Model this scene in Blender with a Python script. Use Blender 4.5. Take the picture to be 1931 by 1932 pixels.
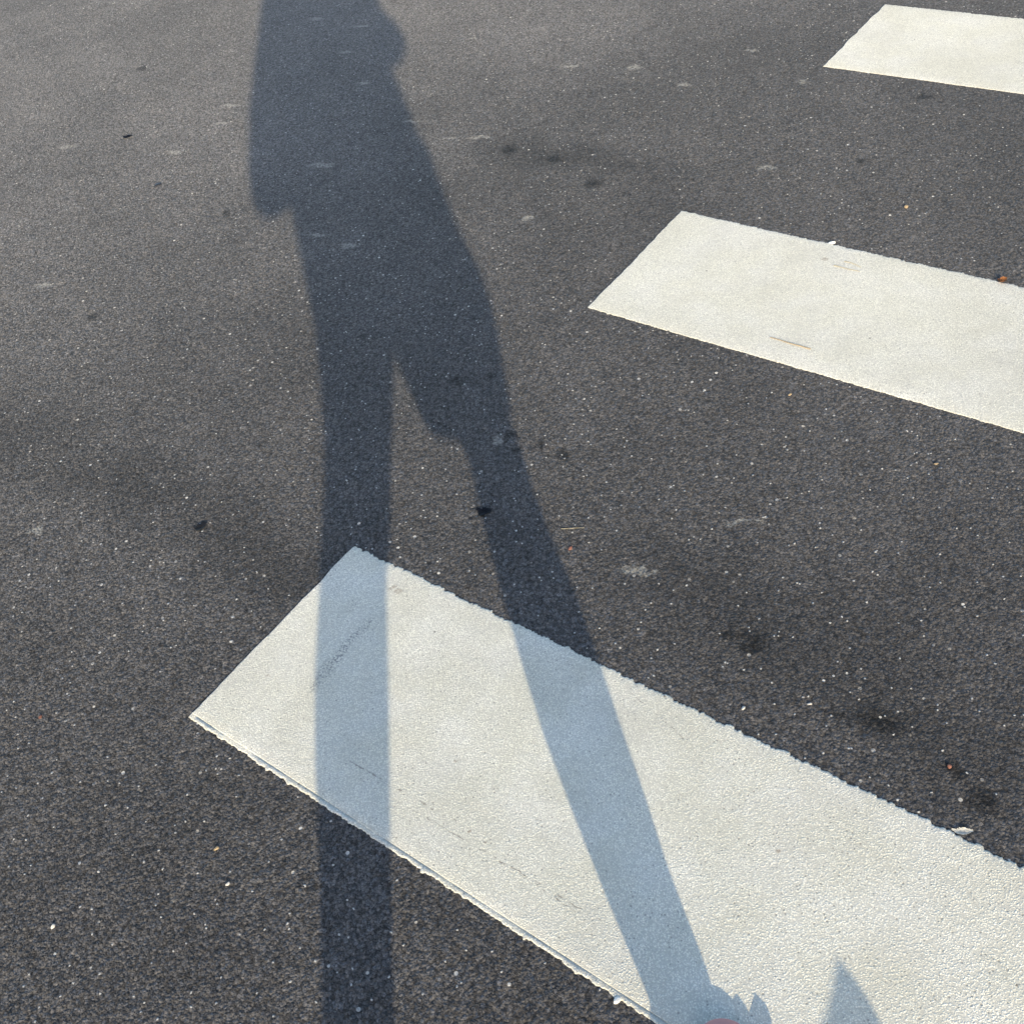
import bpy, bmesh, math, random
import numpy as np
from mathutils import Vector, Matrix, Euler

for o in list(bpy.data.objects):
    bpy.data.objects.remove(o)
random.seed(4)
rng = np.random.default_rng(11)
SC = bpy.context.scene
COL = SC.collection

# ------------------------------------------------------------------ camera
CAM_H = 1.376
PITCH, ROLL, FPX = 0.79688, -0.21496, 2005.0
fw = Vector((0, math.cos(PITCH), -math.sin(PITCH)))
rt0 = Vector((1, 0, 0)); up0 = rt0.cross(fw)
rt = rt0 * math.cos(ROLL) + up0 * math.sin(ROLL)
up = up0 * math.cos(ROLL) - rt0 * math.sin(ROLL)
cam_d = bpy.data.cameras.new('camera')
cam = bpy.data.objects.new('camera', cam_d); COL.objects.link(cam)
cam.matrix_world = Matrix(((rt.x, up.x, -fw.x, 0), (rt.y, up.y, -fw.y, 0), (rt.z, up.z, -fw.z, CAM_H), (0, 0, 0, 1)))
cam_d.sensor_fit = 'HORIZONTAL'; cam_d.sensor_width = 36.0
cam_d.lens = 36.0 * FPX / 1931.0
cam_d.clip_start = 0.01; cam_d.clip_end = 2000
SC.camera = cam

# ------------------------------------------------------------------ light
COT, AX = 2.9, -0.04                       # shadow of a point at height z falls z*COT ahead, drifting AX sideways
EL = math.atan(1 / COT)
w = bpy.data.worlds.new('World'); SC.world = w; w.use_nodes = True
nt = w.node_tree
sky = nt.nodes.new('ShaderNodeTexSky'); sky.sky_type = 'NISHITA'; sky.sun_disc = False
sky.sun_elevation = EL; sky.sun_rotation = math.radians(180) + math.atan(AX)
sky.air_density = 1.0; sky.dust_density = 1.3; sky.ozone_density = 1.6
bg = nt.nodes['Background']; bg.inputs['Strength'].default_value = 0.15
nt.links.new(sky.outputs[0], bg.inputs[0])
sun_d = bpy.data.lights.new('sun', 'SUN'); sun_d.energy = 3.0; sun_d.angle = math.radians(0.53)
sun_d.color = (1.0, 0.83, 0.57)
sun = bpy.data.objects.new('sun', sun_d); COL.objects.link(sun)
ray = Vector((AX * COT, COT, -1)).normalized()
sun.rotation_euler = ray.to_track_quat('-Z', 'Y').to_euler()
sun.location = (0, -5, 6)
SC.view_settings.view_transform = 'Standard'; SC.view_settings.look = 'None'
SC.view_settings.exposure = 1.04; SC.view_settings.gamma = 1.0

# ------------------------------------------------------------------ node helpers
class NT:
    def __init__(s, name):
        s.m = bpy.data.materials.new(name); s.m.use_nodes = True
        s.t = s.m.node_tree; s.b = s.t.nodes['Principled BSDF']
        s.pos = s.t.nodes.new('ShaderNodeNewGeometry').outputs['Position']
    def put(s, sock, v):
        if isinstance(v, (int, float)): sock.default_value = v
        elif isinstance(v, tuple): sock.default_value = v if len(v) == len(sock.default_value) else v + (1,)
        else: s.t.links.new(v, sock)
    def math(s, op, a, b=0.0, c=0.0, clamp=False):
        n = s.t.nodes.new('ShaderNodeMath'); n.operation = op; n.use_clamp = clamp
        for i, v in enumerate((a, b, c)): s.put(n.inputs[i], v)
        return n.outputs[0]
    def noise(s, vec, scale, detail=3, rough=0.5, dist=0.0, col=False):
        n = s.t.nodes.new('ShaderNodeTexNoise'); s.put(n.inputs['Vector'], vec)
        n.inputs['Scale'].default_value = scale; n.inputs['Detail'].default_value = detail
        n.inputs['Roughness'].default_value = rough; n.inputs['Distortion'].default_value = dist
        return n.outputs['Color' if col else 'Fac']
    def voro(s, vec, scale, feature='F1', rnd=1.0):
        n = s.t.nodes.new('ShaderNodeTexVoronoi'); n.feature = feature; s.put(n.inputs['Vector'], vec)
        n.inputs['Scale'].default_value = scale; n.inputs['Randomness'].default_value = rnd
        return n
    def ramp(s, v, a, b, lo=0.0, hi=1.0, smooth=True):
        n = s.t.nodes.new('ShaderNodeMapRange'); n.interpolation_type = 'SMOOTHSTEP' if smooth else 'LINEAR'
        for i, x in enumerate((v, a, b, lo, hi)): s.put(n.inputs[i], x)
        return n.outputs[0]
    def mix(s, f, a, b, mode='MIX'):
        n = s.t.nodes.new('ShaderNodeMix'); n.data_type = 'RGBA'; n.blend_type = mode
        s.put(n.inputs[0], f); s.put(n.inputs[6], a); s.put(n.inputs[7], b)
        return n.outputs[2]
    def vadd(s, a, b, op='ADD'):
        n = s.t.nodes.new('ShaderNodeVectorMath'); n.operation = op
        s.put(n.inputs[0], a); s.put(n.inputs[1], b); return n.outputs[0]
    def vscale(s, a, k):
        n = s.t.nodes.new('ShaderNodeVectorMath'); n.operation = 'SCALE'
        s.put(n.inputs[0], a); n.inputs['Scale'].default_value = k; return n.outputs[0]
    def sep(s, v):
        n = s.t.nodes.new('ShaderNodeSeparateColor'); s.t.links.new(v, n.inputs[0]); return n.outputs
    def spot(s, vec, x, y, rx, ry, ang=0.0):
        n = s.t.nodes.new('ShaderNodeMapping'); n.vector_type = 'TEXTURE'; s.put(n.inputs[0], vec)
        n.inputs[1].default_value = (x, y, 0); n.inputs[2].default_value = (0, 0, math.radians(ang))
        n.inputs[3].default_value = (rx, ry, 1e6)
        l = s.t.nodes.new('ShaderNodeVectorMath'); l.operation = 'LENGTH'; s.t.links.new(n.outputs[0], l.inputs[0])
        return l.outputs['Value']
    def spots(s, vec, lst):
        r = None
        for a in lst:
            d = s.spot(vec, *a); r = d if r is None else s.math('MINIMUM', r, d)
        return r
    def bump(s, h, dist, strength=1.0, normal=None):
        n = s.t.nodes.new('ShaderNodeBump'); n.inputs['Strength'].default_value = strength
        n.inputs['Distance'].default_value = dist; s.put(n.inputs['Height'], h)
        if normal is not None: s.t.links.new(normal, n.inputs['Normal'])
        return n.outputs[0]
    def out(s, color=None, rough=None, normal=None, spec=None):
        if color is not None: s.put(s.b.inputs['Base Color'], color)
        if rough is not None: s.put(s.b.inputs['Roughness'], rough)
        if normal is not None: s.put(s.b.inputs['Normal'], normal)
        if spec is not None: s.b.inputs['Specular IOR Level'].default_value = spec
        return s.m

def plain(name, col, rough=0.6, var=0.15, scale=40, bump=0.0, spec=0.4):
    n = NT(name)
    f = n.noise(n.pos, scale, 4, 0.6)
    k = n.ramp(f, 0.25, 0.75, 1 - var, 1 + var, False)
    c = n.mix(1.0, col, k, 'MULTIPLY')
    nm = n.bump(f, bump) if bump else None
    return n.out(c, rough, nm, spec)

# ------------------------------------------------------------------ asphalt
def asphalt_material():
    n = NT('asphalt')
    rot = n.t.nodes.new('ShaderNodeMapping'); n.put(rot.inputs[0], n.pos)
    P = n.pos; PR = rot.outputs[0]; rot.inputs[2].default_value = (0.4, 0.7, 0.61)     # turned so the noise lattice never lines up with the ground
    warp = n.vscale(n.vadd(n.noise(PR, 210, 2, 0.5, col=True), (0.5, 0.5, 0.5), 'SUBTRACT'), 0.0035)
    Q = n.vadd(P, warp)
    g1 = n.voro(Q, 215); g2 = n.voro(Q, 430)
    r1 = n.sep(g1.outputs['Color']); r2 = n.sep(g2.outputs['Color'])
    fine = n.noise(PR, 520, 3, 0.65)
    mid = n.noise(PR, 95, 4, 0.6)
    broad = n.noise(P, 1.7, 4, 0.55)
    broad2 = n.noise(P, 6.5, 4, 0.6)
    # grain colour
    lum = n.math('ADD', n.math('MULTIPLY', n.math('POWER', r1[0], 1.6), 0.075), n.math('MULTIPLY', n.math('POWER', r2[0], 2.0), 0.075))
    lum = n.math('ADD', lum, 0.040)
    lum = n.math('MULTIPLY', lum, n.ramp(fine, 0.3, 0.7, 0.65, 1.4, False))
    lum = n.math('MULTIPLY', lum, n.ramp(broad, 0.25, 0.75, 0.86, 1.16))
    lum = n.math('MULTIPLY', lum, n.ramp(broad2, 0.3, 0.7, 0.93, 1.07))
    gap = n.ramp(g1.outputs['Distance'], 0.45, 0.9, 1.0, 0.5)
    lum = n.math('MULTIPLY', lum, gap)
    g3 = n.voro(Q, 105); r3b = n.sep(g3.outputs['Color'])          # now and then a larger stone, pale or dark
    big_st = n.math('MULTIPLY', n.math('GREATER_THAN', r3b[0], 0.74), n.ramp(n.math('ADD', g3.outputs['Distance'], n.math('MULTIPLY', r3b[2], 0.15)), 0.40, 0.50, 1.0, 0.0))
    lum = n.math('MULTIPLY', lum, n.math('ADD', 1.0, n.math('MULTIPLY', big_st, n.ramp(r3b[1], 0.0, 1.0, -0.42, 0.62, False))))
    tint = n.mix(r1[1], (0.99, 0.98, 1.01, 1), (1.04, 0.99, 0.96, 1))
    # lanes polished pale by tyres, with grazing backscatter brightness painted into the colour
    lane_backscatter = n.spots(n.vadd(P, n.vscale(n.vadd(n.noise(P, 1.3, 3, 0.55, col=True), (0.5, 0.5, 0.5), 'SUBTRACT'), 0.9)), [(-1.2, 4.3, 1.25, 6.0, -52), (.5, 3.9, .8, 5.0, -60)])
    lum = n.math('MULTIPLY', lum, n.ramp(lane_backscatter, 0.35, 1.35, 1.42, 1.0))
    # dark damp or oily marks and smears in the surface
    S = n.vadd(P, n.vscale(n.vadd(n.noise(P, 60, 3, 0.6, col=True), (0.5, 0.5, 0.5), 'SUBTRACT'), 0.03))
    small = [(-.053, 1.751, .022, .018, -15), (.016, 1.738, .008, .011, 0), (.305, 2.574, .023, .020, -25), (.377, 2.412, .025, .027, -24),
             (.200, 2.677, .024, .028, 0), (.117, 1.463, .013, .018, 0), (.081, 1.502, .010, .018, 0), (.032, 1.506, .015, .006, -15),
             (.031, 1.550, .015, .009, -15), (.324, .954, .027, .022, -30), (.290, .980, .016, .010, -20), (.448, .776, .042, .020, -32), (.40, .80, .02, .01, -30),
             (.534, .628, .023, .025, 0), (.517, .678, .018, .012, -50), (1.255, 2.482, .024, .014, -27), (-.575, 2.665, .010, .026, 0),
             (-.913, 3.799, .022, .022, 0), (.66, 2.05, .02, .016, 10), (-.24, 1.98, .012, .010, 0), (1.0, 2.25, .014, .012, 0), (-.9, 2.3, .016, .016, 0)]
    ds = n.ramp(n.spots(S, small), 0.3, 1.4, 0.70, 0.0)
    ds = n.math('MULTIPLY', ds, n.ramp(n.noise(PR, 180, 3, 0.65), 0.32, 0.62, 0.45, 1.1))
    B = n.vadd(P, n.vscale(n.vadd(n.noise(P, 7, 4, 0.6, col=True), (0.5, 0.5, 0.5), 'SUBTRACT'), 0.22))
    big = [(-1.15, 1.90, .34, .10, -12), (-.74, 1.64, .24, .085, -32), (-.53, 1.43, .16, .09, -40), (.37, 2.56, .26, .07, -35), (-.45, 1.33, .12, .07, -20), (.36, .98, .24, .10, -42), (.50, .74, .16, .08, -50), (-1.25, 2.02, .2, .07, 0)]
    db = n.ramp(n.spots(B, big), 0.2, 1.6, 0.29, 0.0)
    lum = n.math('MULTIPLY', lum, n.math('SUBTRACT', 1.0, ds))
    lum = n.math('MULTIPLY', lum, n.math('SUBTRACT', 1.0, db))
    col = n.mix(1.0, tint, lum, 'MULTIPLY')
    # pale scrapes, dusty and broken up by the grain
    scr = [(-.917, 1.572, .020, .009, -10), (.179, 1.151, .026, .008, -20), (.205, 1.135, .016, .005, -5), (.378, 1.203, .022, .006, -10), (.400, 1.197, .02, .003, -10),
           (.134, 2.783, .037, .010, -22), (.05, 2.82, .035, .004, -22), (-.584, 3.342, .034, .010, -26), (-.609, 3.234, .026, .010, -26), (-.254, 2.369, .020, .015, -20), (-.313, 2.822, .042, .013, -24),
           (.191, 2.317, .019, .012, -23), (.787, 2.309, .026, .011, -24), (.722, 2.826, .020, .012, -27), (-.205, 3.560, .028, .010, -28), (-.166, 3.299, .026, .010, -27),
           (-.331, 2.447, .030, .006, -22), (-.044, 2.968, .028, .007, -26), (.002, 1.545, .010, .015, 0), (1.017, 2.699, .014, .012, 0), (-1.05, 2.5, .02, .012, -20), (.62, 3.0, .03, .01, -25), (-.75, 3.1, .03, .012, -25),
           (.45, 3.1, .03, .01, -25), (.95, 2.95, .02, .01, -25), (-.3, 3.9, .03, .012, -25), (-1.1, 3.3, .03, .012, -20), (.5, 1.9, .014, .008, -20), (-.15, 3.75, .035, .01, -25), (.2, 3.45, .02, .008, -20)]
    S2 = n.vadd(P, n.vscale(n.vadd(n.noise(P, 38, 4, 0.65, col=True), (0.5, 0.5, 0.5), 'SUBTRACT'), 0.05))
    sm = n.math('MULTIPLY', n.ramp(n.spots(S2, scr), 0.45, 1.25, 1.0, 0.0), n.ramp(n.noise(P, 150, 3, 0.6), 0.36, 0.6, 0.1, 1.0))
    col = n.mix(n.math('MULTIPLY', sm, 0.85), col, (0.32, 0.32, 0.30, 1))
    # bright mineral chips
    chip = n.math('MULTIPLY', n.math('GREATER_THAN', r1[2], 0.991), n.ramp(g1.outputs['Distance'], 0.25, 0.42, 1.0, 0.0))
    c3 = n.voro(P, 60); r3 = n.sep(c3.outputs['Color'])
    chip2 = n.math('MULTIPLY', n.math('GREATER_THAN', r3[2], n.ramp(n.noise(P, 3.0, 3, 0.6), 0.35, 0.68, 0.995, 0.942)), n.ramp(n.math('ADD', c3.outputs['Distance'], n.math('MULTIPLY', r3[1], 0.07)), 0.16, 0.21, 1.0, 0.0))
    chipc = n.mix(r3[0], (0.60, 0.60, 0.58, 1), (0.17, 0.155, 0.135, 1))
    col = n.mix(chip, col, (0.55, 0.55, 0.53, 1))
    col = n.mix(chip2, col, chipc)
    c4 = n.voro(P, 34); r4 = n.sep(c4.outputs['Color'])
    blk = n.math('MULTIPLY', n.math('GREATER_THAN', r4[1], 0.93), n.ramp(c4.outputs['Distance'], 0.10, 0.15, 0.8, 0.0))
    col = n.mix(blk, col, (0.012, 0.013, 0.018, 1))
    # relief
    h1 = n.ramp(g1.outputs['Distance'], 0.0, 0.75, 1.0, 0.0)
    h1 = n.math('MULTIPLY', h1, n.math('ADD', 0.35, n.math('MULTIPLY', r1[2], 0.9)))
    def facet(v, k):                                   # every grain is a broken face with its own tilt
        d = n.vadd(Q, v.outputs['Position'], 'SUBTRACT')
        r = n.vadd(v.outputs['Color'], (0.5, 0.5, 0.5), 'SUBTRACT')
        q = n.t.nodes.new('ShaderNodeVectorMath'); q.operation = 'DOT_PRODUCT'
        n.put(q.inputs[0], d); n.put(q.inputs[1], r)
        return n.math('MULTIPLY', q.outputs['Value'], k)
    h2 = n.ramp(g2.outputs['Distance'], 0.0, 0.8, 0.30, 0.0)
    h = n.math('ADD', n.math('ADD', h1, h2), n.math('MULTIPLY', mid, 1.5))
    h = n.math('ADD', h, n.math('MULTIPLY', fine, 0.45))
    h = n.math('ADD', h, facet(g1, 300.0)); h = n.math('ADD', h, facet(g2, 330.0))
    nm = n.bump(h, 0.0018, 1.0)
    rough = n.ramp(r2[1], 0.0, 1.0, 0.50, 0.78, False)
    n.b.inputs['Diffuse Roughness'].default_value = 1.0
    return n.out(col, rough, nm, 0.2)

# ------------------------------------------------------------------ marking paint
OX, OY = -0.58112, 1.04673
E = Vector((0.69939, 0.71474, 0)); L = Vector((0.71474, -0.69939, 0))
TS = [0.0, 1.19732, 2.39465]; WID = 0.41626

def paint_material():
    n = NT('thermoplastic_paint'); P = n.pos
    rot = n.t.nodes.new('ShaderNodeMapping'); n.put(rot.inputs[0], n.pos); PR = rot.outputs[0]; rot.inputs[2].default_value = (0.5, 0.6, 0.47)
    wq = n.vadd(PR, n.vscale(n.vadd(n.noise(PR, 300, 2, 0.5, col=True), (0.5, 0.5, 0.5), 'SUBTRACT'), 0.003))
    va = n.voro(wq, 420); vb = n.voro(wq, 610); ra = n.sep(va.outputs['Color']); rb = n.sep(vb.outputs['Color'])
    sand = n.math('ADD', n.math('MULTIPLY', n.math('MULTIPLY', n.ramp(va.outputs['Distance'], 0.0, 0.8, 1.0, 0.0), ra[0]), 1.3), n.math('MULTIPLY', n.math('MULTIPLY', n.ramp(vb.outputs['Distance'], 0.0, 0.8, 1.0, 0.0), rb[0]), 0.5))
    f1 = n.noise(PR, 480, 3, 0.6); f2 = n.noise(PR, 170, 3, 0.6); f3 = n.noise(P, 9, 4, 0.6); f4 = n.noise(P, 2.2, 3, 0.5)
    lum = n.ramp(f3, 0.3, 0.7, 0.94, 1.04)
    lum = n.math('MULTIPLY', lum, n.ramp(sand, 0.05, 0.8, 0.70, 1.13, False))
    lum = n.math('MULTIPLY', lum, n.ramp(f4, 0.3, 0.7, 0.95, 1.04))
    base = n.mix(n.ramp(f3, 0.35, 0.7), (0.80, 0.782, 0.665, 1), (0.77, 0.757, 0.672, 1))
    col = n.mix(1.0, base, lum, 'MULTIPLY')
    # pinholes
    v = n.voro(P, 190); r = n.sep(v.outputs['Color'])
    dens = n.ramp(n.noise(P, 5, 3, 0.6), 0.35, 0.7, 0.84, 0.55)
    pin = n.math('MULTIPLY', n.math('GREATER_THAN', r[0], dens), n.ramp(n.math('ADD', v.outputs['Distance'], n.math('MULTIPLY', r[1], 0.12)), 0.20, 0.36, 0.75, 0.0))
    v2 = n.voro(P, 30); r2 = n.sep(v2.outputs['Color'])
    pin2 = n.math('MULTIPLY', n.math('GREATER_THAN', r2[0], 0.93), n.ramp(v2.outputs['Distance'], 0.04, 0.085, 0.8, 0.0))
    col = n.mix(n.math('MULTIPLY', pin, 0.8), col, (0.20, 0.19, 0.17, 1))
    col = n.mix(pin2, col, (0.09, 0.08, 0.07, 1))
    W = n.vadd(P, n.vscale(n.vadd(n.noise(P, 45, 3, 0.6, col=True), (0.5, 0.5, 0.5), 'SUBTRACT'), 0.012))
    # speckled black rubber scuff, broken scratches, rust dots, dirty patches
    grain = n.ramp(n.noise(PR, 300, 2, 0.6), 0.50, 0.57)
    sc = n.ramp(n.spots(W, [(-.325, 1.110, .080, .011, 52), (-.350, 1.082, .03, .015, 50), (-.305, 1.135, .02, .012, 50), (-.278, 1.155, .02, .006, 55), (-.37, 1.056, .028, .007, 50)]), 0.3, 1.25, 1.0, 0.0)
    col = n.mix(n.math('MULTIPLY', n.math('MULTIPLY', sc, grain), 0.72), col, (0.13, 0.14, 0.14, 1))
    g2 = n.ramp(n.noise(P, 90, 3, 0.6), 0.46, 0.58)
    ln = n.ramp(n.spots(W, [(-.296, .877, .045, .0012, -42), (-.25, .832, .03, .0016, -42), (-.12, .692, .20, .0011, -43), (-.20, .790, .06, .0012, -43), (-.06, .63, .05, .0014, -45), (-.40, 1.00, .05, .0008, -30), (.15, .86, .07, .0008, -60)]), 0.5, 1.3, 1.0, 0.0)
    col = n.mix(n.math('MULTIPLY', n.math('MULTIPLY', ln, g2), 0.8), col, (0.22, 0.20, 0.17, 1))
    dot = n.ramp(n.spots(W, [(-.155, .745, .0035, .003, 0), (-.135, .722, .004, .003, 0), (-.16, .86, .004, .003, 0), (-.448, 1.096, .004, .003, 0), (-.229, 1.225, .009, .004, 20), (-.222, 1.213, .008, .006, 0), (.779, 1.891, .010, .007, -20), (.25, .62, .004, .004, 0)]), 0.4, 1.2, 0.65, 0.0)
    col = n.mix(n.math('MULTIPLY', dot, n.ramp(f2, 0.40, 0.55, 0.3, 1.0)), col, (0.22, 0.15, 0.09, 1))
    st = n.ramp(n.spots(W, [(.645, 1.83, .03, .022, 0), (.69, 1.735, .032, .02, 0), (.47, 1.86, .04, .02, 0), (.02, .66, .05, .03, -30), (-.02, .78, .05, .03, -40), (.74, 1.24, .02, .01, 0), (.98, 1.55, .04, .02, 0), (1.22, 2.66, .03, .02, 0), (.34, .45, .06, .05, 0)]), 0.2, 1.5, 0.25, 0.0)
    col = n.mix(st, col, (0.50, 0.48, 0.38, 1))
    grime = n.math('MULTIPLY', n.ramp(n.noise(P, 3.3, 6, 0.72), 0.44, 0.70), n.ramp(n.noise(PR, 120, 3, 0.7), 0.35, 0.65, 0.3, 1.0))
    col = n.mix(n.math('MULTIPLY', grime, 0.42), col, (0.42, 0.41, 0.38, 1))
    h = n.math('ADD', sand, n.math('MULTIPLY', f2, 0.5))
    h = n.math('SUBTRACT', h, n.math('MULTIPLY', pin, 0.5))
    nm = n.bump(h, 0.0006, 1.0)
    n.b.inputs['Diffuse Roughness'].default_value = 0.2
    return n.out(col, 0.75, nm, 0.2)

def smooth_noise(nn, sig):
    x = rng.standard_normal(nn + 8 * int(sig) + 8)
    k = np.exp(-0.5 * (np.arange(-int(4 * sig) - 1, int(4 * sig) + 2) / sig) ** 2); k /= math.sqrt((k ** 2).sum())
    return np.convolve(x, k, 'same')[4 * int(sig) + 4:][:nn]

MAT = {}
MAT['asphalt'] = asphalt_material(); MAT['paint'] = paint_material()

def link(name, me, mat, parent=None):
    o = bpy.data.objects.new(name, me); COL.objects.link(o)
    if mat is not None and not me.materials: me.materials.append(mat)
    if parent is not None: o.parent = parent
    return o
def tag(o, label, cat, group=None):
    o['label'] = label; o['category'] = cat
    if group: o['group'] = group
    return o

# ------------------------------------------------------------------ road
bm = bmesh.new()
rings = [0, 6, 20, 60, 200, 600]
def ringv(r):
    return [bm.verts.new((r * math.cos(i * math.pi / 24), 2 + r * math.sin(i * math.pi / 24), 0)) for i in range(48)]
c0 = bm.verts.new((0, 2, 0)); prev = None
for r in rings[1:]:
    vs = ringv(r)
    for i in range(48):
        if prev is None: bm.faces.new((c0, vs[i], vs[(i + 1) % 48]))
        else: bm.faces.new((prev[i], vs[i], vs[(i + 1) % 48], prev[(i + 1) % 48]))
    prev = vs
me = bpy.data.meshes.new('road'); bm.to_mesh(me); bm.free()
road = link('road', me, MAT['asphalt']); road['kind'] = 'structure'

# ------------------------------------------------------------------ stripes
def stripe(t0, label, groove, ragk=1.0):
    LEN = 3.0; du = 0.00125; nu = int(LEN / du) + 1
    u = np.arange(nu) * du
    def rag(k):
        # broken at the size of the stones: short steps of uneven length, then a little waviness
        a = np.zeros(nu)
        for lo_, hi_, amp in ((.002, .006, .0017), (.004, .014, .0017), (.012, .05, .0011)):
            st_ = np.empty(nu); p_ = 0
            while p_ < nu:
                q_ = p_ + max(1, int(rng.uniform(lo_, hi_) / du)); st_[p_:q_] = rng.uniform(-1, 1) * amp; p_ = q_
            a += st_
        a = np.convolve(a, [.2, .6, .2], 'same') + 0.0003 * smooth_noise(nu, 0.7)
        b = np.clip(smooth_noise(nu, 2.0) - 1.9, 0, None) * 0.004
        return k * (a + b)
    near = -rag(ragk * .55); far = rag(ragk * 1.1)
    fade = 1 - np.exp(-u / 0.012)
    near *= fade; far *= fade
    gd = np.clip(smooth_noise(nu, 14) * 0.6 + 0.75, 0, 1) * (u > 0.012) if groove else np.zeros(nu)
    gw = 1 + 0.9 * np.exp(-u / 0.06)
    rows = []                                       # (v offsets, z)
    one = np.ones(nu)
    rows.append((near, -0.002 * one)); rows.append((near + 0.0008, 0.0005 * one)); rows.append((near + 0.0024, 0.0010 * one)); rows.append((near + 0.0028, 0.00105 * one))
    if groove:
        rows.append((0.0078 * one, 0.0012 * one)); rows.append((0.0081 * one, 0.0012 - 0.0010 * gd))
        rows.append((0.0081 + 0.0007 * gw, 0.0012 - 0.0010 * gd)); rows.append((0.0085 + 0.0007 * gw, 0.0019 * one)); rows.append((0.0089 + 0.0007 * gw, 0.0020 * one))
    for v in np.linspace(0.024, WID - 0.016, 40): rows.append((v * one, 0.0020 * one + 0.00010 * smooth_noise(nu, 20)))
    rows.append((WID - 0.0040 + np.minimum(far, 0), 0.0020 * one)); rows.append((WID - 0.0030 + far, 0.0018 * one)); rows.append((WID - 0.0008 + far, 0.0010 * one)); rows.append((WID + far, -0.002 * one))
    nr = len(rows)
    V = np.array([r[0] for r in rows]); Z = np.array([r[1] for r in rows]); U = np.tile(u, (nr, 1))
    wob = 0.0007 * smooth_noise(nr, 0.7) + 0.0012 * smooth_noise(nr, 4)
    U += wob[:, None] * np.exp(-U / 0.01)
    # the cut end: wall column, then rounded lip
    Ucol = np.concatenate([U[:, :1] - 0.0008, U[:, :1]], 1); Vc = np.repeat(V[:, :1], 2, 1)
    Zc = np.stack([np.full(nr, -0.002), np.minimum(Z[:, 0], 0.002)], 1)
    U = np.concatenate([Ucol, U[:, :1] + 0.001, U[:, 1:]], 1); V = np.concatenate([Vc, V], 1); Z = np.concatenate([Zc, Z], 1)
    X = OX + E.x * (t0 + V) + L.x * U; Y = OY + E.y * (t0 + V) + L.y * U
    nc = U.shape[1]
    co = np.stack([X, Y, Z], -1).reshape(-1, 3)
    i = np.arange(nr * nc).reshape(nr, nc)
    q = np.stack([i[:-1, :-1], i[:-1, 1:], i[1:, 1:], i[1:, :-1]], -1).reshape(-1, 4)
    me = bpy.data.meshes.new('crossing_stripe')
    me.from_pydata(co.tolist(), [], q.tolist()); me.validate(); me.update()
    me.polygons.foreach_set('use_smooth', np.ones(len(me.polygons), bool))
    o = link('crossing_stripe', me, MAT['paint'])
    return tag(o, label, 'road marking', 'white crossing stripes')
stripe(TS[0], 'thick white painted crossing stripe crossed by both leg shadows, grooved near edge', True, 1.0)
stripe(TS[1], 'white painted crossing stripe with a twig lying on it, between the other two stripes', False, 0.8)
stripe(TS[2], 'clean white painted crossing stripe farthest from the pink shoe', False, 0.7)

# ------------------------------------------------------------------ small litter on the road
def lump(name, x, y, z, sx, sy, sz, mat, rot=0, seed=0, rough=0.25, sub=3):
    bm = bmesh.new(); bmesh.ops.create_icosphere(bm, subdivisions=sub, radius=1.0)
    rr = random.Random(seed); dirs = [Vector((rr.gauss(0, 1), rr.gauss(0, 1), rr.gauss(0, 1))).normalized() for _ in range(9)]
    cut = [rr.uniform(0.35, 0.85) for _ in range(9)]
    for v in bm.verts:
        d = v.co.normalized(); k = 1.0
        for n_, c in zip(dirs, cut):
            dd = d.dot(n_)
            if dd > 0.05: k = min(k, c / dd)
        k *= 1 + rr.uniform(-1, 1) * 0.05
        v.co = d * (1 - rough * 2 * (1 - k)) if k < 1 else d * k
    for v in bm.verts: v.co = Vector((v.co.x * sx * .85 + v.co.y * sx * .3, v.co.y * sy * .8, (v.co.z + 0.3) * sz * .75))
    me = bpy.data.meshes.new(name); bm.to_mesh(me); bm.free()
    o = link(name, me, mat); o.location = (x, y, z); o.rotation_euler = (0, 0, math.radians(rot))
    return o
def flake(name, x, y, z, sx, sy, mat, rot=0, seed=0, curl=0.3, thick=0.0008, pts=None):
    """a thin curled fragment with a torn outline"""
    rr = random.Random(seed); bm = bmesh.new(); N = 36; R_ = 5
    rad = []
    for i in range(N):
        a = 2 * math.pi * i / N
        rad.append(1 + 0.16 * math.sin(3 * a + rr.random()) + rr.uniform(-0.16, 0.16) - (0.35 if abs(a - 2.2) < 0.25 else 0))
    c = bm.verts.new((0, 0, 0)); prev = None
    for k in range(1, R_ + 1):
        ring = []
        for i in range(N):
            a = 2 * math.pi * i / N; r = rad[i] * k / R_
            X, Y = r * math.cos(a), r * math.sin(a)
            ring.append(bm.verts.new((X * sx, Y * sy, curl * sx * (0.5 * Y * Y + 0.35 * max(0, X) ** 2) + rr.uniform(-1, 1) * 0.03 * sx)))
        for i in range(N):
            j = (i + 1) % N
            bm.faces.new((c, ring[i], ring[j]) if prev is None else (prev[i], ring[i], ring[j], prev[j]))
        prev = ring
    bmesh.ops.solidify(bm, geom=bm.faces[:], thickness=thick)
    me = bpy.data.meshes.new(name); bm.to_mesh(me); bm.free()
    o = link(name, me, mat); o.location = (x, y, z + 0.0012); o.rotation_euler = (0, 0, math.radians(rot))
    return o
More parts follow.
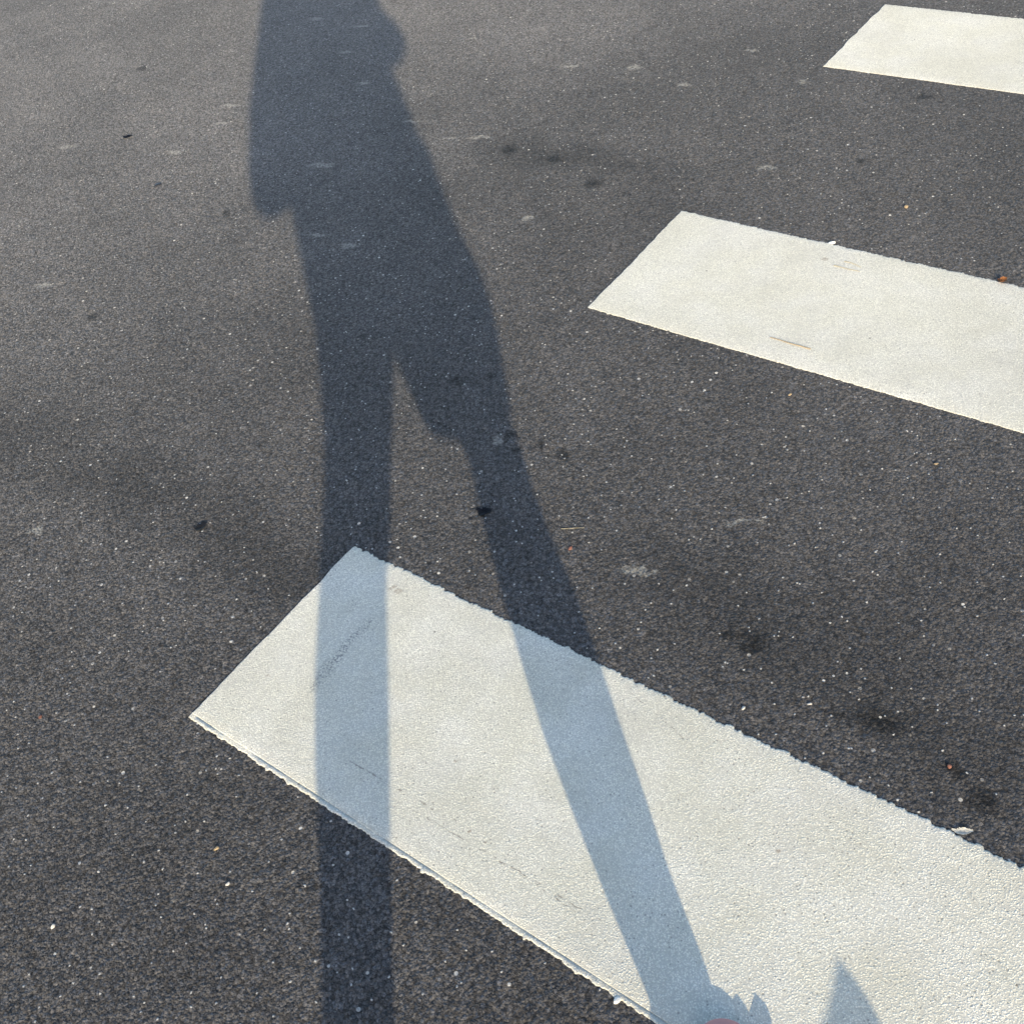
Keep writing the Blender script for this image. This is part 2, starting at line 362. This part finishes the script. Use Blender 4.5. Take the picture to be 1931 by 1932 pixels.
def rod(name, pts, r, mat, seg=7, taper=0.5):
    bm = bmesh.new(); rings = []; n_ = len(pts)
    for i, p in enumerate(pts):
        p = Vector(p); d = (Vector(pts[min(i + 1, n_ - 1)]) - Vector(pts[max(i - 1, 0)])).normalized()
        a = d.cross(Vector((0, 0, 1))).normalized(); b = a.cross(d)
        rad = r * (1 - (1 - taper) * i / (n_ - 1)) * (1 + 0.15 * math.sin(5 * i))
        rings.append([bm.verts.new(p + (a * math.cos(t) + b * math.sin(t)) * rad) for t in [2 * math.pi * k / seg for k in range(seg)]])
    for A, B in zip(rings, rings[1:]):
        for k in range(seg): bm.faces.new((A[k], A[(k + 1) % seg], B[(k + 1) % seg], B[k]))
    bm.faces.new(rings[0][::-1]); bm.faces.new(rings[-1])
    o0 = Vector(pts[0]); bmesh.ops.translate(bm, verts=bm.verts, vec=-Vector((o0.x, o0.y, 0)))
    me = bpy.data.meshes.new(name); bm.to_mesh(me); bm.free()
    o = link(name, me, mat); o.location = (o0.x, o0.y, 0); return o

BLK = plain('charred_leaf', (0.008, 0.008, 0.013, 1), 0.55, 0.3, 300)
DK = plain('dark_scrap', (0.022, 0.022, 0.024, 1), 0.35, 0.5, 260, 0.001)
ORG = plain('orange_shell', (0.40, 0.17, 0.06, 1), 0.5, 0.25, 200)
RED = plain('brick_red_chip', (0.22, 0.095, 0.065, 1), 0.7, 0.3, 300, 0.001)
TAN = plain('tan_chip', (0.33, 0.25, 0.15, 1), 0.75, 0.3, 300, 0.001)
WHT = plain('white_stone', (0.45, 0.44, 0.42, 1), 0.6, 0.15, 300, 0.001)
CRM = plain('crumb_paint', (0.80, 0.78, 0.71, 1), 0.6, 0.12, 200, 0.001)
TWG = plain('twig_bark', (0.36, 0.29, 0.19, 1), 0.8, 0.4, 300, 0.001)
STR = plain('dry_straw', (0.42, 0.37, 0.25, 1), 0.7, 0.25, 200)

tag(flake('leaf_scrap', -.050, 1.361, 0, .0135, .0105, BLK, -20, 3, 0.15), 'black torn leaf scrap at the inner edge of the right leg shadow', 'leaf')
tag(flake('leaf_scrap', -.584, 1.482, 0, .0125, .0090, DK, 20, 8, 0.25), 'dark curled leaf scrap on bare asphalt left of the shadow', 'leaf')
tag(flake('leaf_scrap', -.911, 3.276, 0, .014, .012, BLK, -20, 5, 0.3), 'tiny black leaf scrap far up the sunlit asphalt, left of the torso shadow', 'leaf')
tag(lump('stone', -.786, 2.917, 0, .013, .011, .004, DK, -10, 5), 'flat black stone left of the shirt hem shadow', 'stone')
shell = tag(flake('seed_shell', 1.074, 1.688, .001, .0085, .0085, ORG, -20, 12, 1.3), 'orange curled seed shell beside the far edge of the middle stripe', 'seed shell')
tag(lump('stone', .513, .686, 0, .0045, .005, .004, RED, 30, 7), 'orange red chip on dark asphalt right of the nearest stripe', 'stone')
tag(lump('stone', -.524, .804, 0, .0060, .0042, .003, TAN, 20, 9), 'tan chip on asphalt at lower left, left of the leg shadow', 'stone')
tag(lump('stone', -.836, 1.113, 0, .0042, .0045, .003, RED, 20, 10), 'small reddish chip near the left edge of the picture', 'stone')
tag(lump('stone', .738, 1.238, .0018, .0050, .0034, .0016, TAN, -20, 13), 'ochre crumb on the near side of the middle stripe, by the right picture edge', 'stone')
tag(lump('stone', .565, 1.493, 0, .0050, .0044, .003, TAN, 0, 14), 'tan grain on asphalt just below the middle stripe', 'stone')
tag(lump('stone', .085, 1.228, 0, .0050, .0050, .003, RED, 0, 15), 'rust brown grain at the outer edge of the right leg shadow', 'stone')
tag(lump('paint_crumb', .8135, 1.945, 0, .0105, .0080, .0045, CRM, -20, 16), 'white paint crumb at the far edge of the middle stripe', 'paint crumb')
tag(flake('paint_crumb', .489, .593, .0005, .0115, .0050, CRM, -16, 17, 0.25, 0.002), 'long white paint flake at the far edge of the nearest stripe', 'paint crumb')
tag(lump('paint_crumb', -.002, .478, 0, .0062, .0062, .004, CRM, 0, 18), 'round white paint crumb at the near edge of the nearest stripe', 'paint crumb')
tag(lump('stone', -.757, .738, 0, .0044, .0036, .004, WHT, 40, 19), 'white angular pebble at lower left of the picture', 'stone')
tag(lump('stone', .273, .845, 0, .0042, .0042, .004, WHT, 0, 20), 'white pebble between the right leg shadow and the dark stain', 'stone')
tag(lump('stone', .367, .828, 0, .0050, .0028, .003, WHT, -20, 21), 'thin white stone sliver beside the dark stain, right of the nearest stripe', 'stone')
tag(lump('stone', 1.014, 2.019, 0, .0070, .0066, .005, TAN, 0, 22), 'pale tan pebble on asphalt above the middle stripe', 'stone')
tag(lump('stone', -.505, .745, 0, .0045, .0035, .003, WHT, 10, 27), 'pale grey stone chip left of the left leg shadow', 'stone')
tag(lump('stone', -.28, 1.40, 0, .0040, .0036, .003, WHT, 10, 28), 'white stone grain inside the left leg shadow above the nearest stripe', 'stone')

tag(rod('twig', [(.585, 1.669, .0031), (.600, 1.655, .0029), (.616, 1.636, .0034), (.632, 1.622, .0029), (.646, 1.607, .003)], .0010, TWG, 7, 1.4), 'thin brown twig lying on the middle stripe', 'twig')
tag(rod('straw', [(.788, 1.860, .003), (.800, 1.846, .0038), (.814, 1.832, .0034), (.830, 1.820, .0028)], .0010, STR), 'dry straw on the middle stripe, the nearer and longer of two', 'straw')
tag(rod('straw', [(.813, 1.866, .0028), (.822, 1.858, .0036), (.830, 1.846, .0034), (.837, 1.834, .0028)], .0009, STR), 'short curved straw on the middle stripe nearer its far edge', 'straw')
tag(rod('straw', [(.078, 1.277, .0016), (.092, 1.273, .002), (.108, 1.270, .002), (.118, 1.268, .0014)], .0005, STR), 'pale straw on asphalt at the right leg shadow', 'straw')

# ------------------------------------------------------------------ the photographer
SKIN = plain('skin', (0.48, 0.27, 0.19, 1), 0.5, 0.06, 60, 0.0004)
SHIRT = plain('grey_cotton', (0.22, 0.23, 0.25, 1), 0.9, 0.08, 700, 0.0005)
SHORTS = plain('navy_cotton', (0.05, 0.06, 0.09, 1), 0.9, 0.1, 500, 0.0005)
PINK = plain('pink_canvas', (0.56, 0.27, 0.25, 1), 0.7, 0.08, 900, 0.0004)
SOLE = plain('white_rubber', (0.72, 0.71, 0.68, 1), 0.5, 0.05, 80)
LACE = plain('lace_cotton', (0.70, 0.62, 0.58, 1), 0.9, 0.05, 500)
HAIR = plain('dark_hair', (0.03, 0.022, 0.016, 1), 0.5, 0.3, 150, 0.002)
EYEM = plain('eye_white', (0.75, 0.74, 0.72, 1), 0.2, 0.02, 30)
LIPS = plain('lip', (0.42, 0.17, 0.14, 1), 0.5, 0.05, 60)

def loft(bm, secs, seg=20):
    """secs: (centre, axis_x, axis_y) ring sections; closed tube with caps"""
    rings = []
    for c, ax_, ay_ in secs:
        c = Vector(c); rings.append([bm.verts.new(c + Vector(ax_) * math.cos(2 * math.pi * k / seg) + Vector(ay_) * math.sin(2 * math.pi * k / seg)) for k in range(seg)])
    for A, B in zip(rings, rings[1:]):
        for k in range(seg): bm.faces.new((A[k], A[(k + 1) % seg], B[(k + 1) % seg], B[k]))
    bm.faces.new(rings[0][::-1]); bm.faces.new(rings[-1])
def chain(bm, pts, rad, seg=14):
    secs = []; n_ = len(pts)
    for i, (p, r) in enumerate(zip(pts, rad)):
        d = (Vector(pts[min(i + 1, n_ - 1)]) - Vector(pts[max(i - 1, 0)])).normalized()
        a = d.cross(Vector((0.31, 0.2, 0.93))); a = a.normalized() if a.length > 1e-3 else Vector((1, 0, 0)); b = a.cross(d)
        if i == 0: secs.append((Vector(p) - d * r * 0.6, a * r * 0.6, b * r * 0.6))
        secs.append((p, a * r, b * r))
        if i == n_ - 1: secs.append((Vector(p) + d * r * 0.6, a * r * 0.6, b * r * 0.6))
    loft(bm, secs, seg)
def ball(bm, c, rx, ry, rz, M=None, sub=3):
    r = bmesh.ops.create_icosphere(bm, subdivisions=sub, radius=1.0)
    for v in r['verts']:
        p = Vector((v.co.x * rx, v.co.y * ry, v.co.z * rz))
        v.co = Vector(c) + (M @ p if M is not None else p)
def fuse(name, bm, mat, voxel, smooth=6, parent=None):
    bmesh.ops.recalc_face_normals(bm, faces=bm.faces[:])
    me = bpy.data.meshes.new(name + '_raw'); bm.to_mesh(me); bm.free()
    t = bpy.data.objects.new(name + '_raw', me); COL.objects.link(t)
    m = t.modifiers.new('r', 'REMESH'); m.mode = 'VOXEL'; m.voxel_size = voxel
    s = t.modifiers.new('s', 'SMOOTH'); s.iterations = smooth; s.factor = 0.5
    dg = bpy.context.evaluated_depsgraph_get()
    out = bpy.data.meshes.new_from_object(t.evaluated_get(dg)); out.name = name
    bpy.data.objects.remove(t); bpy.data.meshes.remove(me)
    out.polygons.foreach_set('use_smooth', np.ones(len(out.polygons), bool))
    out.materials.clear()
    return link(name, out, mat, parent)

def make_person():
    root = bpy.data.objects.new('person', None); COL.objects.link(root)
    tag(root, 'person in pink shoes, grey shirt and shorts photographing the crossing, casting the long shadow', 'person')
    # z, y, x, half width of each leg
    RL = [(.06, .208, .088, .034), (.10, .204, .087, .041), (.15, .187, .075, .046), (.20, .171, .068, .053), (.25, .155, .061, .058), (.30, .138, .058, .060), (.35, .122, .055, .060),
          (.40, .106, .049, .056), (.45, .090, .047, .052), (.50, .069, .049, .052), (.56, .037, .035, .060), (.65, -.012, .025, .070), (.74, -.06, .02, .075), (.82, -.11, .005, .07)]
    LLg = [(.06, -.298, -.322, .040), (.10, -.296, -.318, .046), (.15, -.286, -.313, .046), (.20, -.276, -.307, .047), (.25, -.266, -.301, .047), (.30, -.256, -.291, .049), (.35, -.246, -.280, .053),
           (.40, -.236, -.270, .059), (.45, -.226, -.258, .062), (.50, -.216, -.243, .061), (.56, -.203, -.219, .061), (.65, -.183, -.191, .062), (.74, -.165, -.175, .070), (.82, -.14, -.14, .07)]
    bm = bmesh.new()
    for T in (RL, LLg):
        loft(bm, [((x, y, z), (hw, 0, 0), (0, hw * 1.08, 0)) for z, y, x, hw in T])
    # foot inside each shoe
    chain(bm, [(.086, .20, .045), (.094, .26, .032), (.102, .33, .022)], [.030, .026, .018])
    chain(bm, [(-.322, -.29, .045), (-.325, -.22, .032), (-.328, -.15, .022)], [.030, .026, .018])
    # trunk, neck, head
    tor = [(.80, -.07, .165, .115), (.90, -.075, .160, .115), (1.0, -.085, .150, .105), (1.1, -.095, .145, .10), (1.25, -.105, .160, .105), (1.38, -.11, .175, .105), (1.47, -.115, .160, .085), (1.52, -.12, .09, .065)]
    loft(bm, [((x, -.14 if z < 1.2 else -.165, z), (hx, 0, 0), (0, hy * .85, 0)) for z, x, hx, hy in tor])
    chain(bm, [(-.12, -.14, 1.48), (-.12, -.125, 1.58), (-.12, -.11, 1.66)], [.065, .056, .058])
    HM = Matrix.Rotation(math.radians(-32), 3, 'X')              # head bowed towards the phone
    hc = Vector((-.12, -.085, 1.72))
    H = lambda x, y, z: hc + HM @ Vector((x, y, z))
    ball(bm, H(0, -.01, .025), .076, .094, .098, HM)
    ball(bm, H(0, .025, -.035), .060, .066, .075, HM)
    ball(bm, H(0, .065, -.085), .028, .024, .022, HM)           # chin
    chain(bm, [H(0, .082, .010), H(0, .098, -.015), H(0, .108, -.030)], [.010, .013, .016], 10)   # nose
    ball(bm, H(0, .084, -.058), .026, .012, .014, HM)           # mouth
    ball(bm, H(0, .078, .028), .050, .014, .010, HM)            # brow
    for s in (-1, 1): ball(bm, H(s * .080, -.008, -.012), .010, .020, .032, HM)
    # arms
    chain(bm, [(-.262, -.145, 1.47), (-.300, -.15, 1.26), (-.336, -.15, 1.02)], [.048, .044, .040])
    lh = Vector((0, 0, CAM_H)) - rt * .050 - up * .135 - fw * .030
    rh = Vector((0, 0, CAM_H)) + rt * .044 - up * .135 - fw * .030
    le = Vector((-.338, -.15, 1.01)); re_ = Vector((.090, -.165, 1.255))
    chain(bm, [tuple(le), tuple(le.lerp(lh, .35)), tuple(le.lerp(lh, .85)), tuple(lh)], [.044, .043, .030, .028])
    chain(bm, [(.030, -.15, 1.445), (.058, -.155, 1.35), tuple(re_)], [.046, .038, .038])
    chain(bm, [tuple(re_), tuple(re_.lerp(rh, .35)), tuple(re_.lerp(rh, .8)), tuple(rh)], [.044, .043, .030, .028])
    # hands: palm on the screen side's edge, four fingers behind the phone's back, thumb over the front face
    def hand(base, side, lean):
        inw = -rt * side                                         # towards the middle of the phone
        palm = base + up * .030 + rt * side * .012
        ball(bm, palm, .018, .040, .045, Matrix((rt, -fw, up)).transposed())
        for k, (ln, rr_) in enumerate(((.070, .0088), (.078, .0092), (.072, .0088), (.058, .0078))):
            b0 = palm + up * (.034 - .021 * k) + fw * .022
            p1 = b0 + fw * .020 - inw * .002
            p2 = p1 + inw * ln * .42 + fw * .004
            p3 = p2 + inw * ln * .26 - fw * .002
            chain(bm, [tuple(b0), tuple(p1), tuple(p2), tuple(p3)], [rr_ * 1.1, rr_ * 1.05, rr_, rr_ * .85], 10)
        t0 = palm + up * .012 - fw * .012
        chain(bm, [tuple(t0), tuple(t0 + inw * .022 - fw * .012 + up * .012), tuple(t0 + inw * .044 - fw * .004 + up * .022)], [.014, .012, .010], 10)
    hand(rh, 1, 0); hand(lh, -1, 0)
    fuse('body', bm, SKIN, .0045, 5, root)
    # face parts and hair
    for s in (-1, 1):
        b = bmesh.new(); ball(b, (0, 0, 0), .0125, .0125, .0125)
        me = bpy.data.meshes.new('eye'); b.to_mesh(me); b.free()
        e = link('eye', me, EYEM, root); e.location = H(s * .032, .076, .010)
    b = bmesh.new()
    ball(b, H(0, -.022, .045), .086, .098, .090, HM); ball(b, H(0, -.055, -.01), .078, .062, .09, HM)
    for i in range(26):
        a = i * .241; p = H(.07 * math.sin(a * 5), .02 + .05 * math.cos(a * 7), .095 + .02 * math.cos(a * 3)); ball(b, p, .016, .026, .012, HM, 2)
    fuse('hair', b, HAIR, .006, 2, root)
    b = bmesh.new(); ball(b, H(0, .094, -.058), .022, .006, .008, HM)
    me = bpy.data.meshes.new('lips'); b.to_mesh(me); b.free(); link('lips', me, LIPS, root)
    # shirt: trunk and sleeves
    b = bmesh.new()
    TZ = [(.76, -.262, .133), (.80, -.269, .127), (.85, -.276, .121), (.90, -.284, .115), (.95, -.290, .110), (1.0, -.295, .107), (1.05, -.296, .090), (1.1, -.298, .087), (1.15, -.298, .081), (1.2, -.300, .073), (1.25, -.300, .070), (1.3, -.300, .085), (1.36, -.300, .092), (1.42, -.305, .092), (1.47, -.300, .080), (1.525, -.26, .02), (1.55, -.20, -.04)]
    loft(b, [(((a + c) / 2, -.14 - .03 * min(1, max(0, (z - 1.0) / .25)), z), ((c - a) / 2, 0, 0), (0, (.135 if z < .9 else .118) if z < 1.4 else .118 - (z - 1.4) * .4, 0)) for z, a, c in TZ], 32)
    chain(b, [(-.262, -.14, 1.485), (-.292, -.145, 1.36), (-.331, -.15, 1.18), (-.341, -.15, 1.05), (-.334, -.15, .990)], [.066, .062, .060, .060, .061], 18)
    chain(b, [(.035, -.14, 1.445), (.046, -.15, 1.375), (.082, -.155, 1.31), (.098, -.160, 1.270)], [.058, .044, .050, .046], 18)
    fuse('shirt', b, SHIRT, .006, 2, root)
    # shorts
    b = bmesh.new()
    SR = [(.542, .050, .021, .086), (.56, .037, .018, .092), (.60, .015, .017, .100), (.65, -.012, .014, .114), (.70, -.039, .021, .116), (.75, -.066, .024, .114), (.82, -.11, .02, .105)]
    SL = [(.52, -.211, -.235, .066), (.56, -.203, -.219, .066), (.60, -.194, -.206, .067), (.65, -.183, -.191, .073), (.70, -.172, -.180, .082), (.75, -.162, -.170, .092), (.82, -.14, -.150, .11)]
    for T in (SR, SL): loft(b, [((x, y, z), (hw, 0, 0), (0, .055 if z < .55 else min(hw * 1.1, .11), 0)) for z, y, x, hw in T], 24)
    loft(b, [((-.062, -.12, .735), (.18, 0, 0), (0, .10, 0)), ((-.064, -.125, .78), (.195, 0, 0), (0, .12, 0)), ((-.068, -.13, .84), (.19, 0, 0), (0, .125, 0)), ((-.07, -.14, .95), (.17, 0, 0), (0, .12, 0))], 24)
    fuse('shorts', b, SHORTS, .005, 2, root)
    # shoes
    def shoe(heel, toe):
        heel = Vector(heel); toe = Vector(toe); ln = (toe - heel).length
        f = (toe - heel).normalized(); sd = Vector((f.y, -f.x, 0))
        ts = [0, .015, .05, .12, .22, .32, .42, .52, .62, .72, .80, .87, .92, .955, .98, .994, 1.0]
        wd = [.010, .020, .028, .034, .035, .035, .035, .037, .040, .042, .042, .040, .036, .030, .022, .013, .004]
        hg = [.045, .062, .070, .074, .078, .080, .074, .060, .043, .033, .028, .026, .024, .022, .019, .016, .012]
        bm = bmesh.new(); K = 22; rings = []
        for t, w_, h_ in zip(ts, wd, hg):
            c = heel + f * ln * t
            rings.append([bm.verts.new(c + sd * w_ * math.copysign(abs(math.cos(a)) ** .9, math.cos(a)) + Vector((0, 0, .007 + (h_ - .007) * math.sin(a) ** 1.0))) for a in [math.pi * k / (K - 1) for k in range(K)]])
        for A, B in zip(rings, rings[1:]):
            for k in range(K - 1): bm.faces.new((A[k], B[k], B[k + 1], A[k + 1]))
            bm.faces.new((A[0], A[K - 1], B[K - 1], B[0]))
        bm.faces.new(rings[0]); bm.faces.new(rings[-1][::-1])
        # ankle collar
        cc = heel + f * ln * .17
        loft(bm, [((cc.x, cc.y, .05), sd * .036, f * .045), ((cc.x, cc.y, .075), sd * .040, f * .050), ((cc.x, cc.y, .086), sd * .043, f * .053), ((cc.x, cc.y, .090), sd * .040, f * .050)], 20)
        o = fuse('shoe', bm, PINK, .0028, 4, root)
        b = bmesh.new(); lo, hi = [], []
        out = [(t, w_ + .0005) for t, w_ in zip(ts, wd)]
        poly = [heel + f * (ln * t * 1.0 + (.0 if t > .5 else -.003) * (abs(t - .5) * 2) ** 4) + sd * w_ for t, w_ in out] + [heel + f * (ln * t + (.0 if t > .5 else -.003) * (abs(t - .5) * 2) ** 4) - sd * w_ for t, w_ in out[::-1]]
        for p in poly: lo.append(b.verts.new((p.x, p.y, .001))); hi.append(b.verts.new((p.x, p.y, .009)))
        n_ = len(poly)
        for k in range(n_): b.faces.new((lo[k], lo[(k + 1) % n_], hi[(k + 1) % n_], hi[k]))
        b.faces.new(lo[::-1]); b.faces.new(hi)
        bmesh.ops.recalc_face_normals(b, faces=b.faces[:])
        me = bpy.data.meshes.new('sole'); b.to_mesh(me); b.free(); link('sole', me, SOLE, o)
        b = bmesh.new()
        for i in range(4):
            t = .40 + i * .075; c = heel + f * ln * t; zt = np.interp(t, ts, hg) + .001
            chain(b, [tuple(c - sd * .026 + Vector((0, 0, zt - .013))), tuple(c - sd * .012 + Vector((0, 0, zt))), tuple(c + sd * .012 + Vector((0, 0, zt))), tuple(c + sd * .026 + Vector((0, 0, zt - .013)))], [.003] * 4, 8)
        # bow: two loops hanging to the outer side
        for dx, dy, zz in ((.043, .036, .030), (.067, .034, .031)):
            c = heel + f * ln * .60
            base = c + sd * .014 + Vector((0, 0, .044)); tip = c + sd * dx + f * dy + Vector((0, 0, zz))
            for s in (-1, 1):
                chain(b, [tuple(base), tuple(base.lerp(tip, .6) + f * s * .004 + Vector((0, 0, .003 * s - (.012 if dx > .05 else .004)))), tuple(tip + Vector((0, 0, .003 * s))), tuple(tip + sd * .004)], [.003, .004, .0058, .0045], 12)
        me = bpy.data.meshes.new('laces'); b.to_mesh(me); b.free(); link('laces', me, LACE, o)
    shoe((.078, .150, 0), (.113, .429, 0))
    shoe((-.318, -.345, 0), (-.332, -.065, 0))
    return root
make_person()

# the phone in the person's hands, its lens where the picture is taken from
def slab(name, hx, hy, hz, mat, parent, loc, bevel=.003):
    bm = bmesh.new(); bmesh.ops.create_cube(bm, size=2)
    for v in bm.verts: v.co = Vector((v.co.x * hx, v.co.y * hy, v.co.z * hz))
    bmesh.ops.bevel(bm, geom=bm.edges[:], offset=bevel, segments=3, affect='EDGES')
    me = bpy.data.meshes.new(name); bm.to_mesh(me); bm.free()
    o = link(name, me, mat, parent); o.location = loc; return o
ph = bpy.data.objects.new('phone', None); COL.objects.link(ph)
ph.matrix_world = Matrix.Translation(Vector((0, 0, CAM_H)) - rt * .018 - up * .058 - fw * .012) @ cam.matrix_world.to_3x3().to_4x4()
tag(ph, 'black phone held upright in both hands above the crossing', 'phone')
slab('phone_body', .037, .075, .0038, plain('phone_shell', (.03, .03, .035, 1), .3, .05), ph, (0, 0, 0))
slab('screen', .034, .071, .0006, plain('screen_glass', (.01, .01, .012, 1), .08, .02), ph, (0, 0, .0042), .0004)
slab('camera_bump', .015, .012, .0012, plain('lens_glass', (.015, .015, .02, 1), .1, .02), ph, (.018, .058, -.0046), .0008)

# made-up canvas bag behind the right foot, added to cast a pointed shadow
bag = bpy.data.objects.new('shadow_caster_bag', None); COL.objects.link(bag)
tag(bag, 'made-up slumped beige canvas tote bag, out of view, added to cast the pointed shadow', 'bag')
CAN = plain('canvas', (.50, .43, .31, 1), .9, .1, 400, .0006)
PKX, PKY, PKZ = .309, -.397, .300
bm = bmesh.new(); rows = []
NXS = 18
TT = [k / 10 for k in range(10)] + [.93, .95, .97, .985, .994, 1.0]
for t in TT:
    ring = []
    for side in (0, 1):
        for i in range(NXS + 1):
            s = i / NXS if side == 0 else 1 - i / NXS
            x = PKX - .30 + .30 * s
            top = PKZ - .48 * (1 - s) * .30 * (1 - .35 * (1 - s)) - .004 * math.sin(9 * s) ** 2
            dep = .055 * (1 - t) ** .8 * (1 + .25 * math.sin(math.pi * t)) * (1 - abs(2 * s - 1) ** 6 * .5) + .003
            xo = .018 * (1 - math.exp(-(1 - t) / .05)) * s ** 3 + .010 * math.sin(math.pi * t) * (2 * s - 1) + .004 * math.sin(11 * t + 4 * s) * t * (1 - t)
            ring.append(bm.verts.new((x + xo, PKY + (dep if side == 0 else -dep) + .004 * math.sin(14 * s + 5 * t) * (1 - t) * t * 4, .001 + top * t)))
    rows.append(ring)
n_ = len(rows[0])
for A, B in zip(rows, rows[1:]):
    for k in range(n_): bm.faces.new((A[k], A[(k + 1) % n_], B[(k + 1) % n_], B[k]))
bm.faces.new(rows[0][::-1]); bm.faces.new(rows[-1])
bmesh.ops.recalc_face_normals(bm, faces=bm.faces[:])
me = bpy.data.meshes.new('caster_bag_body'); bm.to_mesh(me); bm.free()
for p in me.polygons: p.use_smooth = len(p.vertices) == 4
link('caster_bag_body', me, CAN, bag)
for sgn in (1, -1):
    bm = bmesh.new()
    chain(bm, [(PKX - .22, PKY + sgn * .012, .21), (PKX - .21, PKY + sgn * .055, .19), (PKX - .17, PKY + sgn * .075, .12), (PKX - .12, PKY + sgn * .075, .11), (PKX - .08, PKY + sgn * .060, .18), (PKX - .07, PKY + sgn * .014, .255)], [.007] * 6, 10)
    me = bpy.data.meshes.new('handle'); bm.to_mesh(me); bm.free(); link('handle', me, CAN, bag)
